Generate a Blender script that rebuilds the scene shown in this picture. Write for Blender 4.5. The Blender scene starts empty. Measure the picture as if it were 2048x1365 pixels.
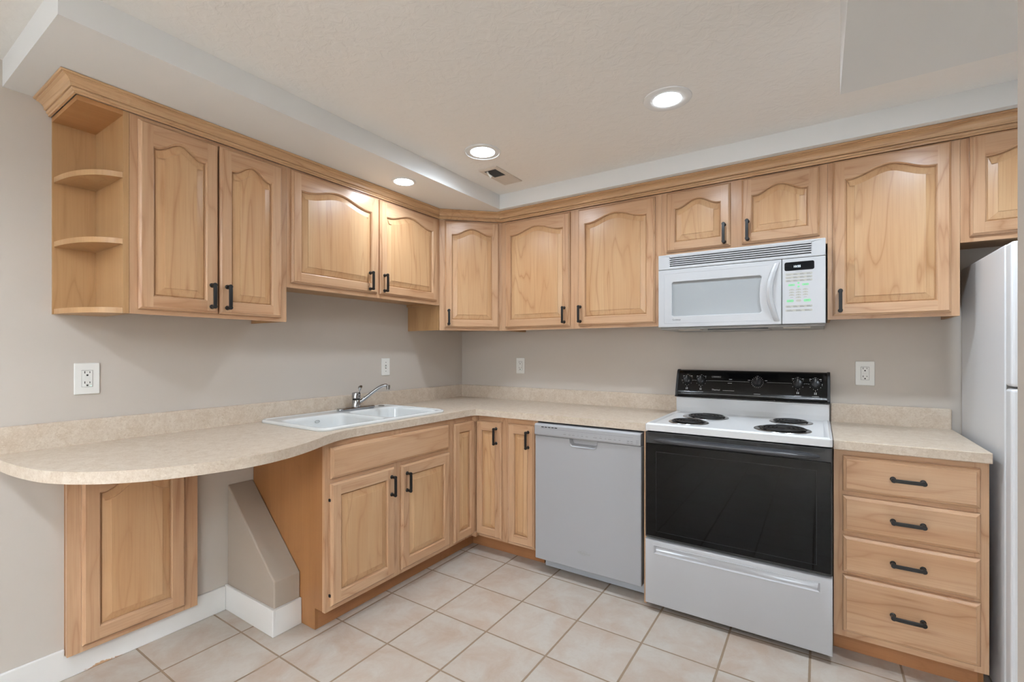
import bpy, math, random
from mathutils import Vector, Matrix
random.seed(7)
PI = math.pi
S = bpy.context.scene
COL = S.collection

# ------------------------------------------------------------------ camera
CAMX, CAMY, CAMZ, YAW, FPX = 2.4768, -3.0084, 1.2863, 0.5823, 935.38
cd = bpy.data.cameras.new('camera')
cam = bpy.data.objects.new('camera', cd)
COL.objects.link(cam)
cam.location = (CAMX, CAMY, CAMZ)
cam.rotation_euler = (PI / 2, 0, YAW)
cd.sensor_width = 36.0
cd.lens = FPX / 2048 * 36
cd.shift_y = 19.83 / 2048
cd.clip_start = 0.02
S.camera = cam

# ------------------------------------------------------------------ world, exposure
w = bpy.data.worlds.new('world')
S.world = w
w.use_nodes = True
w.node_tree.nodes['Background'].inputs[0].default_value = (0.9, 0.95, 1, 1)
w.node_tree.nodes['Background'].inputs[1].default_value = 0.6
S.view_settings.view_transform = 'Standard'
S.view_settings.look = 'None'
S.view_settings.gamma = 1
S.view_settings.use_curve_mapping = False
S.view_settings.exposure = 0.58
WINDOW_FILL = 3.0       # radiance of the added, unseen rear windows

# ------------------------------------------------------------------ material helpers
def lin(r, g, b):
    f = lambda c: (c / 255 / 12.92) if c <= 10.3 else ((c / 255 + .055) / 1.055) ** 2.4
    return (f(r), f(g), f(b), 1)

def mat(name, color=(.8, .8, .8, 1), rough=.5, metal=0, spec=.5, coat=0, emit=None, es=0):
    m = bpy.data.materials.new(name)
    m.use_nodes = True
    b = m.node_tree.nodes['Principled BSDF']
    b.inputs['Base Color'].default_value = color
    b.inputs['Roughness'].default_value = rough
    b.inputs['Metallic'].default_value = metal
    b.inputs['Specular IOR Level'].default_value = spec
    b.inputs['Coat Weight'].default_value = coat
    if emit:
        b.inputs['Emission Color'].default_value = emit
        b.inputs['Emission Strength'].default_value = es
    return m

class NT:
    def __init__(s, m):
        s.t = m.node_tree
        s.b = s.t.nodes['Principled BSDF']
    def n(s, typ, **kw):
        x = s.t.nodes.new(typ)
        for k, v in kw.items():
            setattr(x, k, v)
        return x
    def l(s, a, b):
        s.t.links.new(a, b)
    def math(s, op, a, b=None, c=None):
        x = s.n('ShaderNodeMath', operation=op)
        for i, v in enumerate((a, b, c)):
            if v is None:
                continue
            if isinstance(v, (int, float)):
                x.inputs[i].default_value = v
            else:
                s.l(v, x.inputs[i])
        return x.outputs[0]
    def mix(s, f, a, b, blend='MIX'):
        x = s.n('ShaderNodeMix', data_type='RGBA', blend_type=blend)
        for sock, v in ((x.inputs[0], f), (x.inputs[6], a), (x.inputs[7], b)):
            if isinstance(v, (int, float)):
                sock.default_value = v
            elif isinstance(v, tuple):
                sock.default_value = v
            else:
                s.l(v, sock)
        return x.outputs[2]
    def ramp(s, f, stops):
        x = s.n('ShaderNodeValToRGB')
        e = x.color_ramp.elements
        while len(e) < len(stops):
            e.new(.5)
        for el, (p, c) in zip(e, stops):
            el.position = p
            el.color = c if isinstance(c, tuple) else (c, c, c, 1)
        s.l(f, x.inputs[0])
        return x.outputs[0]
    def noise(s, vec, scale, detail=3, rough=.5, dist=0):
        x = s.n('ShaderNodeTexNoise')
        x.inputs['Scale'].default_value = scale
        x.inputs['Detail'].default_value = detail
        x.inputs['Roughness'].default_value = rough
        x.inputs['Distortion'].default_value = dist
        s.l(vec, x.inputs['Vector'])
        return x.outputs[0]
    def bump(s, h, strength, dist=.002):
        x = s.n('ShaderNodeBump')
        x.inputs['Strength'].default_value = strength
        x.inputs['Distance'].default_value = dist
        s.l(h, x.inputs['Height'])
        s.l(x.outputs[0], s.b.inputs['Normal'])

def wood(name, axis, light, dark, line, rough=.28, lines=.6):
    """maple: long grain along the local axis, offset per object"""
    m = mat(name, light, rough, spec=.45)
    k = NT(m)
    tc = k.n('ShaderNodeTexCoord')
    oi = k.n('ShaderNodeObjectInfo')
    off = k.n('ShaderNodeVectorMath', operation='SCALE')
    cmb = k.n('ShaderNodeCombineXYZ')
    for i in range(3):
        k.l(k.math('MULTIPLY', oi.outputs['Random'], (17.0, 31.0, 23.0)[i]), cmb.inputs[i])
    add = k.n('ShaderNodeVectorMath', operation='ADD')
    k.l(tc.outputs['Object'], add.inputs[0])
    k.l(cmb.outputs[0], add.inputs[1])
    def stretched(sc, along):
        mp = k.n('ShaderNodeMapping')
        v = [sc, sc, sc]
        v[axis] = along
        mp.inputs['Scale'].default_value = v
        k.l(add.outputs[0], mp.inputs['Vector'])
        return mp.outputs[0]
    broad = k.noise(stretched(9, .9), 1, 2, .5, .3)
    fine = k.noise(stretched(170, 4), 1, 2, .6)
    cont = k.noise(stretched(8.5, 1.0), 1, 2.0, .40, .35)
    ring = k.math('PINGPONG', k.math('MULTIPLY', cont, 15.0), 1.0)
    ringl = k.ramp(ring, [(0.0, 1.0), (.10, .45), (.30, .10), (.5, 0.0)])
    patch = k.noise(stretched(4, 1.2), 1, 3, .6)
    gate = k.ramp(patch, [(.36, .08), (.58, 1.0)])
    col = k.mix(k.ramp(broad, [(.32, 0.0), (.70, 1.0)]), light, dark)
    col = k.mix(k.math('MULTIPLY', k.math('MULTIPLY', ringl, gate), lines), col, line)
    col = k.mix(k.math('MULTIPLY', k.ramp(fine, [(.45, 0.0), (.75, 1.0)]), .22), col, line)
    k.l(k.mix(1.0, col, k.ramp(oi.outputs['Random'], [(0, .94), (1, 1.0)]), 'MULTIPLY'), k.b.inputs['Base Color'])
    return m

LT, DK, LN = lin(202, 165, 131), lin(192, 151, 115), lin(150, 100, 62)
M = {}
M['wood_v'] = wood('maple_vertical_grain', 2, LT, DK, LN)
M['wood_h'] = wood('maple_horizontal_grain', 0, LT, DK, LN)
M['panel'] = wood('maple_panel', 2, lin(203, 165, 124), lin(195, 152, 110), lin(158, 107, 64))
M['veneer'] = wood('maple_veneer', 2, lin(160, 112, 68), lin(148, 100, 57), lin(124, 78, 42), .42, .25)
M['shelf'] = wood('maple_shelf_veneer', 2, lin(184, 146, 103), lin(173, 133, 90), lin(146, 102, 60), .38, .4)
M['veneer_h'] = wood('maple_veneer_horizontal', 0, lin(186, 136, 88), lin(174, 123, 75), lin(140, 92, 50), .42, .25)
M['crown'] = wood('maple_moulding', 0, lin(208, 171, 131), lin(198, 158, 117), lin(160, 114, 74))
M['crown_y'] = wood('maple_moulding_side', 1, lin(208, 171, 131), lin(198, 158, 117), lin(160, 114, 74))
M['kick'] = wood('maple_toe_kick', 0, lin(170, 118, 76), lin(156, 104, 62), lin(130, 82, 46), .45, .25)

def paint(name, color, bump_s, scale, dist=.002, ramp=None):
    m = mat(name, color, .55, spec=.3)
    k = NT(m)
    tc = k.n('ShaderNodeTexCoord')
    h = k.noise(tc.outputs['Object'], scale, 4, .55, .6)
    if ramp:
        h = k.ramp(h, ramp)
    k.bump(h, bump_s, dist)
    return m

M['wall'] = paint('greige_wall_paint', lin(200, 191, 181), .12, 60)
M['wall2'] = paint('grey_chase_paint', lin(168, 155, 141), .1, 60)  # wall paint in a darker tone, shade on the chase put into the colour
M['ceil'] = paint('textured_ceiling_paint', lin(240, 237, 232), .2, 24, .004, [(.42, 0.0), (.58, 1.0)])
M['soffit'] = paint('white_soffit_paint', lin(232, 232, 230), .08, 60)
M['base'] = mat('white_trim_paint', lin(238, 236, 232), .4)

# baseboard with the rusty stain along its foot
m = M['base_stain'] = mat('stained_white_trim_paint', lin(238, 236, 232), .4)
k = NT(m)
tc = k.n('ShaderNodeTexCoord')
sp = k.n('ShaderNodeSeparateXYZ')
k.l(tc.outputs['Object'], sp.inputs[0])
nz = k.noise(tc.outputs['Object'], 26, 6, .7, 1.2)
yw = k.math('SUBTRACT', 1.0, k.math('MULTIPLY', k.math('ABSOLUTE', k.math('ADD', sp.outputs[1], 2.33)), 6.0))
zw = k.math('SUBTRACT', 1.0, k.math('MULTIPLY', sp.outputs[2], 34.0))
msk = k.math('MULTIPLY', k.math('MAXIMUM', yw, 0), k.math('MAXIMUM', zw, 0))
msk = k.ramp(k.math('MULTIPLY', msk, nz), [(.27, 0.0), (.33, 1.0)])
k.l(k.mix(k.math('MULTIPLY', msk, .8), lin(238, 236, 232), lin(196, 140, 74)), k.b.inputs['Base Color'])

# laminate worktop
m = M['counter'] = mat('speckled_beige_laminate', rough=.42, spec=.4)
k = NT(m)
tc = k.n('ShaderNodeTexCoord')
a = k.noise(tc.outputs['Object'], 26, 6, .7, .6)
b = k.noise(tc.outputs['Object'], 95, 4, .7, .4)
c = k.noise(tc.outputs['Object'], 210, 2, .6)
col = k.mix(k.ramp(a, [(.36, 0.0), (.64, 1.0)]), lin(197, 179, 159), lin(211, 197, 180))
col = k.mix(k.math('MULTIPLY', k.ramp(b, [(.48, 0.0), (.70, 1.0)]), .50), col, lin(176, 152, 126))
col = k.mix(k.math('MULTIPLY', k.ramp(c, [(.55, 0.0), (.72, 1.0)]), .4), col, lin(232, 220, 202))
k.l(col, k.b.inputs['Base Color'])

# floor tiles
TX, TY, PX, PY = .2685, -.9755, .3105, .3095
m = M['tile'] = mat('ceramic_floor_tile', rough=.33, spec=.5)
k = NT(m)
tc = k.n('ShaderNodeTexCoord')
mp = k.n('ShaderNodeMapping')
mp.inputs['Location'].default_value = (-TX + 10 * PX, -TY + 30 * PY, 0)
k.l(tc.outputs['Object'], mp.inputs['Vector'])
sp = k.n('ShaderNodeSeparateXYZ')
k.l(mp.outputs[0], sp.inputs[0])
def edge(o, p, hw):
    fr = k.math('FRACT', k.math('DIVIDE', o, p))
    d = k.math('MULTIPLY', k.math('MINIMUM', fr, k.math('SUBTRACT', 1.0, fr)), p)
    return d, k.math('FLOOR', k.math('DIVIDE', k.math('ADD', o, 0), p))
dx, ix = edge(sp.outputs[0], PX, .0035)
dy, iy = edge(sp.outputs[1], PY, .0035)
d = k.math('MINIMUM', k.math('SUBTRACT', dx, .0008), dy)
wob = k.math('MULTIPLY', k.noise(tc.outputs['Object'], 40, 2), .0012)
grout = k.ramp(k.math('MULTIPLY', k.math('ADD', d, wob), 100.0), [(.37, 1.0), (.48, 0.0)])
cmb = k.n('ShaderNodeCombineXYZ')
k.l(ix, cmb.inputs[0]); k.l(iy, cmb.inputs[1])
wn = k.n('ShaderNodeTexWhiteNoise', noise_dimensions='3D')
k.l(cmb.outputs[0], wn.inputs['Vector'])
offv = k.n('ShaderNodeVectorMath', operation='MULTIPLY_ADD')
k.l(wn.outputs['Color'], offv.inputs[0])
offv.inputs[1].default_value = (9, 9, 9)
k.l(tc.outputs['Object'], offv.inputs[2])
blot = k.noise(offv.outputs[0], 6.5, 6, .62, .5)
fine = k.noise(offv.outputs[0], 60, 4, .7)
col = k.mix(k.ramp(blot, [(.40, 0.0), (.66, 1.0)]), lin(193, 184, 173), lin(180, 160, 143))
col = k.mix(k.math('MULTIPLY', k.ramp(fine, [(.45, 0.0), (.75, 1.0)]), .3), col, lin(178, 160, 142))
col = k.mix(1.0, col, k.ramp(wn.outputs['Value'], [(0, .95), (1, 1.0)]), 'MULTIPLY')
col = k.mix(grout, col, lin(142, 121, 99))
k.l(col, k.b.inputs['Base Color'])
k.l(k.math('MULTIPLY_ADD', grout, .4, .36), k.b.inputs['Roughness'])
k.bump(k.math('SUBTRACT', 1.0, grout), .5, .002)

M['sink'] = mat('white_porcelain', lin(218, 219, 217), .12, spec=.5)
M['chrome'] = mat('polished_chrome', lin(172, 172, 174), .12, metal=1)
M['steel'] = mat('dull_chrome', lin(158, 156, 152), .25, metal=1)
M['bright_steel'] = mat('bright_drip_pan_chrome', lin(170, 168, 166), .24, metal=1)
M['black'] = mat('black_handle_metal', lin(13, 13, 13), .42)
M['enamel'] = mat('white_enamel', lin(190, 190, 192), .16, spec=.5)
M['enamel_top'] = mat('white_cooktop_enamel', lin(222, 222, 222), .16, spec=.5)
M['print'] = mat('dark_grey_print', lin(92, 92, 92), .6)
M['tray'] = mat('grey_metal_underside', lin(150, 147, 142), .4)
M['appl'] = mat('white_appliance_paint', lin(186, 186, 187), .28)
M['dwpaint'] = mat('white_dishwasher_paint', lin(168, 168, 170), .34)
M['appl2'] = mat('grey_appliance_plastic', lin(190, 191, 194), .4)
M['kickgrey'] = mat('grey_kick_plate', lin(176, 180, 186), .5)
M['bgloss'] = mat('black_gloss_panel', lin(11, 11, 12), .10, spec=.3)
M['lcd'] = mat('dark_display_window', lin(10, 10, 11), .3, spec=.08)
M['bglass'] = mat('black_oven_glass', lin(6, 6, 6), .03, spec=.16)
M['bplast'] = mat('black_plastic', lin(30, 30, 31), .35)
M['dgrey'] = mat('dark_grey_plastic', lin(62, 63, 67), .14)
M['coil'] = mat('burner_coil_metal', lin(38, 36, 35), .45, metal=.3)
M['dark'] = mat('dark_recess', lin(18, 17, 16), .7)
M['plastic'] = mat('white_plastic', lin(236, 235, 230), .3)
M['slot'] = mat('outlet_slot', lin(34, 32, 30), .6)
M['seam'] = mat('grey_seam', lin(150, 148, 143), .6)
M['mark'] = mat('grey_print', lin(138, 138, 138), .6)
M['whitemark'] = mat('white_print', lin(176, 176, 174), .6)
M['beige'] = mat('beige_key_strip', lin(176, 173, 162), .4)
M['green'] = mat('green_key', lin(132, 214, 150), .4)
M['mwglass'] = mat('grey_microwave_window', lin(160, 163, 164), .12, spec=.3)
M['fridge'] = paint('white_fridge_paint', lin(228, 229, 231), .25, 260, .001)
M['louver'] = mat('cream_vent_metal', lin(214, 204, 192), .5)
M['frost'] = mat('window_daylight', lin(255, 255, 255), .5, emit=(.86, .93, 1, 1), es=WINDOW_FILL)
def lens(name, es, c=(.87, .985, 1.12, 1)):
    return mat(name, (1, 1, 1, 1), .5, emit=c, es=es)
M['clock'] = mat('clock_digits', (.7, .9, 1, 1), .5, emit=(.75, .92, 1, 1), es=1.2)
M['led'] = mat('green_indicator', (.6, 1, .8, 1), .5, emit=(.55, 1, .75, 1), es=.7)
M['badge'] = mat('grey_badge', lin(158, 158, 152), .4)

# ------------------------------------------------------------------ mesh builder
class MB:
    def __init__(s):
        s.v, s.f, s.m, s.sm = [], [], [], []
    def face(s, pts, mi=0, smooth=False):
        i = len(s.v)
        s.v += [tuple(p) for p in pts]
        s.f.append(tuple(range(i, i + len(pts))))
        s.m.append(mi); s.sm.append(smooth)
    def box(s, x0, x1, y0, y1, z0, z1, mi=0):
        x0, x1 = min(x0, x1), max(x0, x1)
        y0, y1 = min(y0, y1), max(y0, y1)
        z0, z1 = min(z0, z1), max(z0, z1)
        i = len(s.v)
        s.v += [(x, y, z) for z in (z0, z1) for y in (y0, y1) for x in (x0, x1)]
        for q in ((0, 2, 3, 1), (4, 5, 7, 6), (0, 1, 5, 4), (2, 6, 7, 3), (0, 4, 6, 2), (1, 3, 7, 5)):
            s.f.append(tuple(i + a for a in q)); s.m.append(mi); s.sm.append(False)
        return s
    def prism(s, poly, axis, a0, a1, mi=0, smooth=False):
        """poly in the two other axes (in xyz order), extruded along axis"""
        def P(p, a):
            q = list(p); q.insert(axis, a); return q
        i = len(s.v); n = len(poly)
        s.v += [tuple(P(p, a0)) for p in poly] + [tuple(P(p, a1)) for p in poly]
        s.f.append(tuple(range(i, i + n))[::-1]); s.f.append(tuple(range(i + n, i + 2 * n)))
        s.m += [mi, mi]; s.sm += [False, False]
        for j in range(n):
            s.f.append((i + j, i + (j + 1) % n, i + n + (j + 1) % n, i + n + j)); s.m.append(mi); s.sm.append(smooth)
        return s
    def rings(s, rings, mi=0, smooth=True, cap0=True, cap1=True, closed=True):
        """loft a list of equal-length point loops"""
        i = len(s.v); n = len(rings[0])
        for r in rings:
            s.v += [tuple(p) for p in r]
        for a in range(len(rings) - 1):
            for j in range(n if closed else n - 1):
                k2 = (j + 1) % n
                s.f.append((i + a * n + j, i + a * n + k2, i + (a + 1) * n + k2, i + (a + 1) * n + j))
                s.m.append(mi); s.sm.append(smooth)
        if cap0:
            s.f.append(tuple(range(i, i + n))[::-1]); s.m.append(mi); s.sm.append(False)
        if cap1:
            q = i + (len(rings) - 1) * n
            s.f.append(tuple(range(q, q + n))); s.m.append(mi); s.sm.append(False)
        return s
    def lathe(s, prof, origin=(0, 0, 0), axis=2, n=32, mi=0, cap0=True, cap1=True):
        rr = []
        for r, h in prof:
            ring = []
            for j in range(n):
                a = 2 * PI * j / n
                p = [r * math.cos(a), r * math.sin(a)]
                p.insert(axis, h)
                ring.append([p[q] + origin[q] for q in range(3)])
            rr.append(ring)
        return s.rings(rr, mi, True, cap0, cap1)
    def tube(s, path, r, n=10, mi=0, flat=1.0, closed=False, up=(0, 0, 1)):
        P = [Vector(p) for p in path]
        R = r if isinstance(r, (list, tuple)) else [r] * len(P)
        rr = []
        for i, p in enumerate(P):
            if closed:
                t = P[(i + 1) % len(P)] - P[i - 1]
            else:
                t = P[min(i + 1, len(P) - 1)] - P[max(i - 1, 0)]
            t.normalize()
            u = Vector(up)
            if abs(t.dot(u)) > .95:
                u = Vector((1, 0, 0))
            a = t.cross(u).normalized()
            b = a.cross(t).normalized()
            rr.append([p + a * (R[i] * math.cos(2 * PI * j / n)) + b * (R[i] * flat * math.sin(2 * PI * j / n)) for j in range(n)])
        if closed:
            rr.append(rr[0])
        return s.rings(rr, mi, True, not closed, not closed)
    def build(s, name, mats, parent=None, loc=(0, 0, 0), rot=(0, 0, 0), bevel=0, seg=2, label=None):
        me = bpy.data.meshes.new(name)
        me.from_pydata(s.v, [], s.f)
        for mm in (mats if isinstance(mats, (list, tuple)) else [mats]):
            me.materials.append(M[mm] if isinstance(mm, str) else mm)
        me.polygons.foreach_set('material_index', s.m)
        me.polygons.foreach_set('use_smooth', s.sm)
        me.update()
        import bmesh
        bm = bmesh.new(); bm.from_mesh(me)
        bmesh.ops.remove_doubles(bm, verts=bm.verts, dist=1e-6)
        bmesh.ops.recalc_face_normals(bm, faces=bm.faces)
        bm.to_mesh(me); bm.free()
        if any(s.sm):
            me.set_sharp_from_angle(angle=math.radians(40))
        return place(name, me, parent, loc, rot, bevel, seg, label)

def place(name, me, parent=None, loc=(0, 0, 0), rot=(0, 0, 0), bevel=0, seg=2, label=None):
    o = bpy.data.objects.new(name, me)
    COL.objects.link(o)
    o.location = loc
    o.rotation_euler = rot
    if parent:
        o.parent = parent
    if bevel:
        bv = o.modifiers.new('bevel', 'BEVEL')
        bv.width = bevel; bv.segments = seg
        bv.limit_method = 'ANGLE'; bv.angle_limit = math.radians(35)
        bv.harden_normals = False
    if label:
        o['label'] = label
    return o

def thing(name, label, cat, loc=(0, 0, 0), rz=0, group=None):
    o = bpy.data.objects.new(name, None)
    COL.objects.link(o)
    o.empty_display_size = .05
    o.location = loc
    o.rotation_euler = (0, 0, rz)
    return tag(o, label, cat, group)

def tag(o, label, cat, group=None):
    o['label'] = label
    o['category'] = cat
    if group:
        o['group'] = group
    return o

def struct(o):
    o['kind'] = 'structure'
    return o

def shape(name, loops, depth, mats, parent=None, loc=(0, 0, 0), rot=(0, 0, 0), bevel=0, seg=2, label=None):
    """flat outline (with holes) in local XY extruded 0..depth along Z"""
    cu = bpy.data.curves.new(name, 'CURVE')
    cu.dimensions = '2D'; cu.fill_mode = 'BOTH'; cu.extrude = depth / 2
    for lp in loops:
        sp_ = cu.splines.new('POLY')
        sp_.points.add(len(lp) - 1)
        for p, q in zip(sp_.points, lp):
            p.co = (q[0], q[1], 0, 1)
        sp_.use_cyclic_u = True
    t = bpy.data.objects.new('tmp', cu)
    COL.objects.link(t)
    me = bpy.data.meshes.new_from_object(t.evaluated_get(bpy.context.evaluated_depsgraph_get()))
    bpy.data.objects.remove(t); bpy.data.curves.remove(cu)
    me.name = name
    me.transform(Matrix.Translation((0, 0, depth / 2)))
    import bmesh
    bm = bmesh.new(); bm.from_mesh(me)
    bmesh.ops.remove_doubles(bm, verts=bm.verts, dist=1e-6)
    bmesh.ops.recalc_face_normals(bm, faces=bm.faces)
    bm.to_mesh(me); bm.free()
    me.materials.clear()
    me.materials.append(M[mats])
    for p in me.polygons:
        p.use_smooth = abs(p.normal.z) < .5
        p.material_index = 0
    me.set_sharp_from_angle(angle=math.radians(30))
    return place(name, me, parent, loc, rot, bevel, seg, label)

def text_mesh(body, size, extrude=.0002, align='CENTER', spacing=1.0):
    cu = bpy.data.curves.new('t', 'FONT')
    cu.body = body; cu.size = size; cu.align_x = align; cu.align_y = 'CENTER'; cu.extrude = extrude
    cu.space_character = spacing
    cu.resolution_u = 2
    t = bpy.data.objects.new('tmp', cu)
    COL.objects.link(t)
    me = bpy.data.meshes.new_from_object(t.evaluated_get(bpy.context.evaluated_depsgraph_get()))
    bpy.data.objects.remove(t); bpy.data.curves.remove(cu)
    return me

def text(name, body, size, mats, parent, loc, rot=(PI / 2, 0, 0), **kw):
    me = text_mesh(body, size, **kw)
    me.name = name
    me.materials.clear(); me.materials.append(M[mats])
    return place(name, me, parent, loc, rot)

def rrect(x0, x1, y0, y1, r, n=6):
    pts = []
    for cx, cy, a0 in ((x1 - r, y0 + r, -PI / 2), (x1 - r, y1 - r, 0), (x0 + r, y1 - r, PI / 2), (x0 + r, y0 + r, PI)):
        for i in range(n + 1):
            a = a0 + PI / 2 * i / n
            pts.append((cx + r * math.cos(a), cy + r * math.sin(a)))
    return pts

def catmull(pts, n=6):
    out = []
    for i in range(len(pts) - 1):
        p0, p1, p2, p3 = (Vector(pts[max(0, min(len(pts) - 1, i + q))]) for q in (-1, 0, 1, 2))
        for j in range(n):
            t = j / n
            out.append(.5 * ((2 * p1) + (p2 - p0) * t + (2 * p0 - 5 * p1 + 4 * p2 - p3) * t * t + (3 * p1 - p0 - 3 * p2 + p3) * t ** 3))
    out.append(Vector(pts[-1]))
    return [tuple(p) for p in out]

def offset_loop(pts, d):
    """miter offset of a CCW (x,z) loop; positive d goes inwards"""
    n = len(pts); out = []
    for i in range(n):
        p0, p1, p2 = (Vector(pts[(i + q) % n]) for q in (-1, 0, 1))
        e1 = (p1 - p0).normalized(); e2 = (p2 - p1).normalized()
        n1 = Vector((-e1.y, e1.x)); n2 = Vector((-e2.y, e2.x))
        b = n1 + n2
        b = b / max(.25, b.length_squared) * 2 if b.length > 1e-6 else n1
        out.append(tuple(p1 + b * d))
    return out

# ------------------------------------------------------------------ cabinet parts
T = .019
def handle_mesh():
    b = MB()
    for z in (-.0455, .0455):
        b.lathe([(.0098, 0), (.0098, -.004), (.0070, -.006), (.0070, -.022), (.0090, -.026), (.0088, -.033)], (0, 0, z), 1, 14)
    pts = [(-.052, -.0270), (-.049, -.0325), (-.03, -.0345), (.03, -.0345), (.049, -.0325), (.052, -.0270), (.03, -.0265), (-.03, -.0265)]
    b.prism([(y, z) for z, y in pts], 0, -.0068, .0068)
    return b
HM = None
def handle(parent, x, z, horiz=False, y=-T):
    global HM
    if HM is None:
        o = handle_mesh().build('handle', 'black', parent, (x, y, z), bevel=.001)
        HM = o.data
    else:
        o = place('handle', HM, parent, (x, y, z), bevel=.001)
    o['label'] = 'black bar handle'
    if horiz:
        o.rotation_euler = (0, PI / 2, 0)
    return o

def rim(b, w, h, t, prof):
    """stepped outer edge of a door or drawer front; prof = [(inset, depth)] from face to back"""
    L = []
    for e, y in prof:
        L.append([(e, -y, e), (w - e, -y, e), (w - e, -y, h - e), (e, -y, h - e)])
    for a in range(len(L) - 1):
        for j in range(4):
            k2 = (j + 1) % 4
            b.face([L[a][j], L[a][k2], L[a + 1][k2], L[a + 1][j]], 1 if j in (0, 2) else 0)
    b.face([(0, 0, 0), (0, 0, h), (w, 0, h), (w, 0, 0)], 0)

def door(parent, x, z, w, h, y, arch=True, hpos=None, rz=0, sw=.051, bw=.056, tw=.055, ah=.042, label=None):
    """raised-panel door: frame mesh, sub-parts raised_panel and handle. x,z = lower left corner on the plane y"""
    e, t, bd = .009, T, .006
    b = MB()
    rim(b, w, h, t, [(e, t), (e - .001, t - .003), (.003, t - .0065), (0, t - .010), (0, 0)])
    zs = h - tw - (ah if arch else 0)
    O = [(sw, bw), (w - sw, bw), (w - sw, zs)]
    if arch:
        N = 26; cx = w / 2; a = cx - sw
        for i in range(1, N):
            s_ = 1 - 2 * i / N
            O.append((cx + a * s_, zs + ah * (.5 + .5 * math.cos(PI * min(1, abs(s_) / .93)))))
    O.append((sw, zs))
    F = offset_loop(O, -bd)
    b.face([(e, -t, e), (sw - bd, -t, e), (sw - bd, -t, h - e), (e, -t, h - e)], 0)
    b.face([(w - sw + bd, -t, e), (w - e, -t, e), (w - e, -t, h - e), (w - sw + bd, -t, h - e)], 0)
    b.face([(sw - bd, -t, e), (w - sw + bd, -t, e), (w - sw + bd, -t, bw - bd), (sw - bd, -t, bw - bd)], 1)
    for i in range(2, len(F) - 1):
        p, q = F[i], F[i + 1]
        b.face([(p[0], -t, p[1]), (p[0], -t, h - e), (q[0], -t, h - e), (q[0], -t, q[1])], 1)
    prof = [(-bd, t), (-bd + .0012, t - .0022), (-.0022, t - .004), (-.0015, t - .0085), (0, t - .0135)]
    L = [[(p[0], -yy, p[1]) for p in offset_loop(O, d)] for d, yy in prof]
    n = len(O)
    for a_ in range(len(L) - 1):
        for j in range(n):
            k2 = (j + 1) % n
            side = j in (1, n - 1)
            b.face([L[a_][j], L[a_][k2], L[a_ + 1][k2], L[a_ + 1][j]], 0 if side else 1)
    o = b.build('door', ['wood_v', 'wood_h'], parent, (x, y, z), (0, 0, rz), label=label)
    pb = min(.032, (w - 2 * sw) * .27)
    q = MB()
    prof = [(-.001, t - .0138), (.0015, t - .0135), (.004, t - .0105), (pb, t - .0035), (pb + .0006, t - .0012)]
    L = [[(p[0], -yy, p[1]) for p in offset_loop(O, d)] for d, yy in prof]
    for a_ in range(len(L) - 1):
        for j in range(n):
            k2 = (j + 1) % n
            q.face([L[a_][j], L[a_][k2], L[a_ + 1][k2], L[a_ + 1][j]], 0)
    q.face(L[-1], 0)
    q.build('raised_panel', 'panel', o)
    if hpos:
        handle(o, hpos[0], hpos[1])
    return o

def drawer_front(name, parent, x, z, w, h, y, hdl=True):
    b = MB()
    e, t = .013, T
    rim(b, w, h, t, [(e, t), (e - .001, t - .0025), (.003, t - .006), (0, t - .010), (0, 0)])
    b.face([(e, -t, e), (w - e, -t, e), (w - e, -t, h - e), (e, -t, h - e)], 1)
    o = b.build(name, ['wood_v', 'wood_h'], parent, (x, y, z))
    if hdl:
        handle(o, w / 2, h / 2, True)
    return o

def face_frame(parent, W, z0, z1, y, stiles, rails, ft=.019):
    """stiles = [(x0,x1)], rails = [(x0,x1,z0,z1)] at the front plane y"""
    b = MB()
    for a, c in stiles:
        b.box(a, c, y, y + ft, z0, z1, 0)
    for a, c, q, r in rails:
        b.box(a, c, y, y + ft, q, r, 1)
    return b.build('face_frame', ['wood_v', 'wood_h'], parent)

def wall_carcass(parent, W, z1, D, left=True):
    """open-bottomed box with the floor panel set up 18 mm"""
    b = MB()
    d = D - .019
    b.box(0, .012, -d, 0, 0, z1, 0)
    b.box(W - .012, W, -d, 0, 0, z1, 0)
    b.box(.012, W - .012, -d, 0, .018, .030, 1)
    b.box(.012, W - .012, -d, 0, z1 - .012, z1, 1)
    b.box(.012, W - .012, -.008, 0, .030, z1 - .012, 0)
    return b.build('carcass', ['shelf', 'shelf'], parent)

G = .0008      # clearance between neighbouring cabinets
TOP = 2.186    # carcass tops (the crown moulding starts here)
UD = .302
A90 = PI / 2
def upper(label, W, zb, org, rz, stiles, rails, doors):
    t = thing('wall_cabinet', label, 'cabinet', (org[0], org[1], zb), rz, 'maple wall cabinets')
    H = TOP - zb
    wall_carcass(t, W, H, UD)
    face_frame(t, W, 0, H, -UD, stiles, [(a, c, q - zb, r - zb) for a, c, q, r in rails])
    for dx, dz, dw, dh, hp in doors:
        door(t, dx, dz - zb, dw, dh, -UD - .0005, True, hp)
    return t

# ================================================================== SETTING
CZ = 2.342
def sbox(name, mats, *d, bevel=0):
    return struct(MB().box(*d).build(name, mats, bevel=bevel))
sbox('floor', 'tile', -.0, 4.0, -6.5, 0, -.05, 0)
sbox('ceiling', 'ceil', -.1, 4.1, -6.6, .1, CZ, CZ + .1)
sbox('wall_left', 'wall', -.1, 0, -6.5, .1, -.05, CZ)
sbox('wall_back', 'wall', 0, 4.1, 0, .1, -.05, CZ)
sbox('wall_right', 'wall', 4.0, 4.1, -6.5, 0, -.05, CZ)
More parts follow.
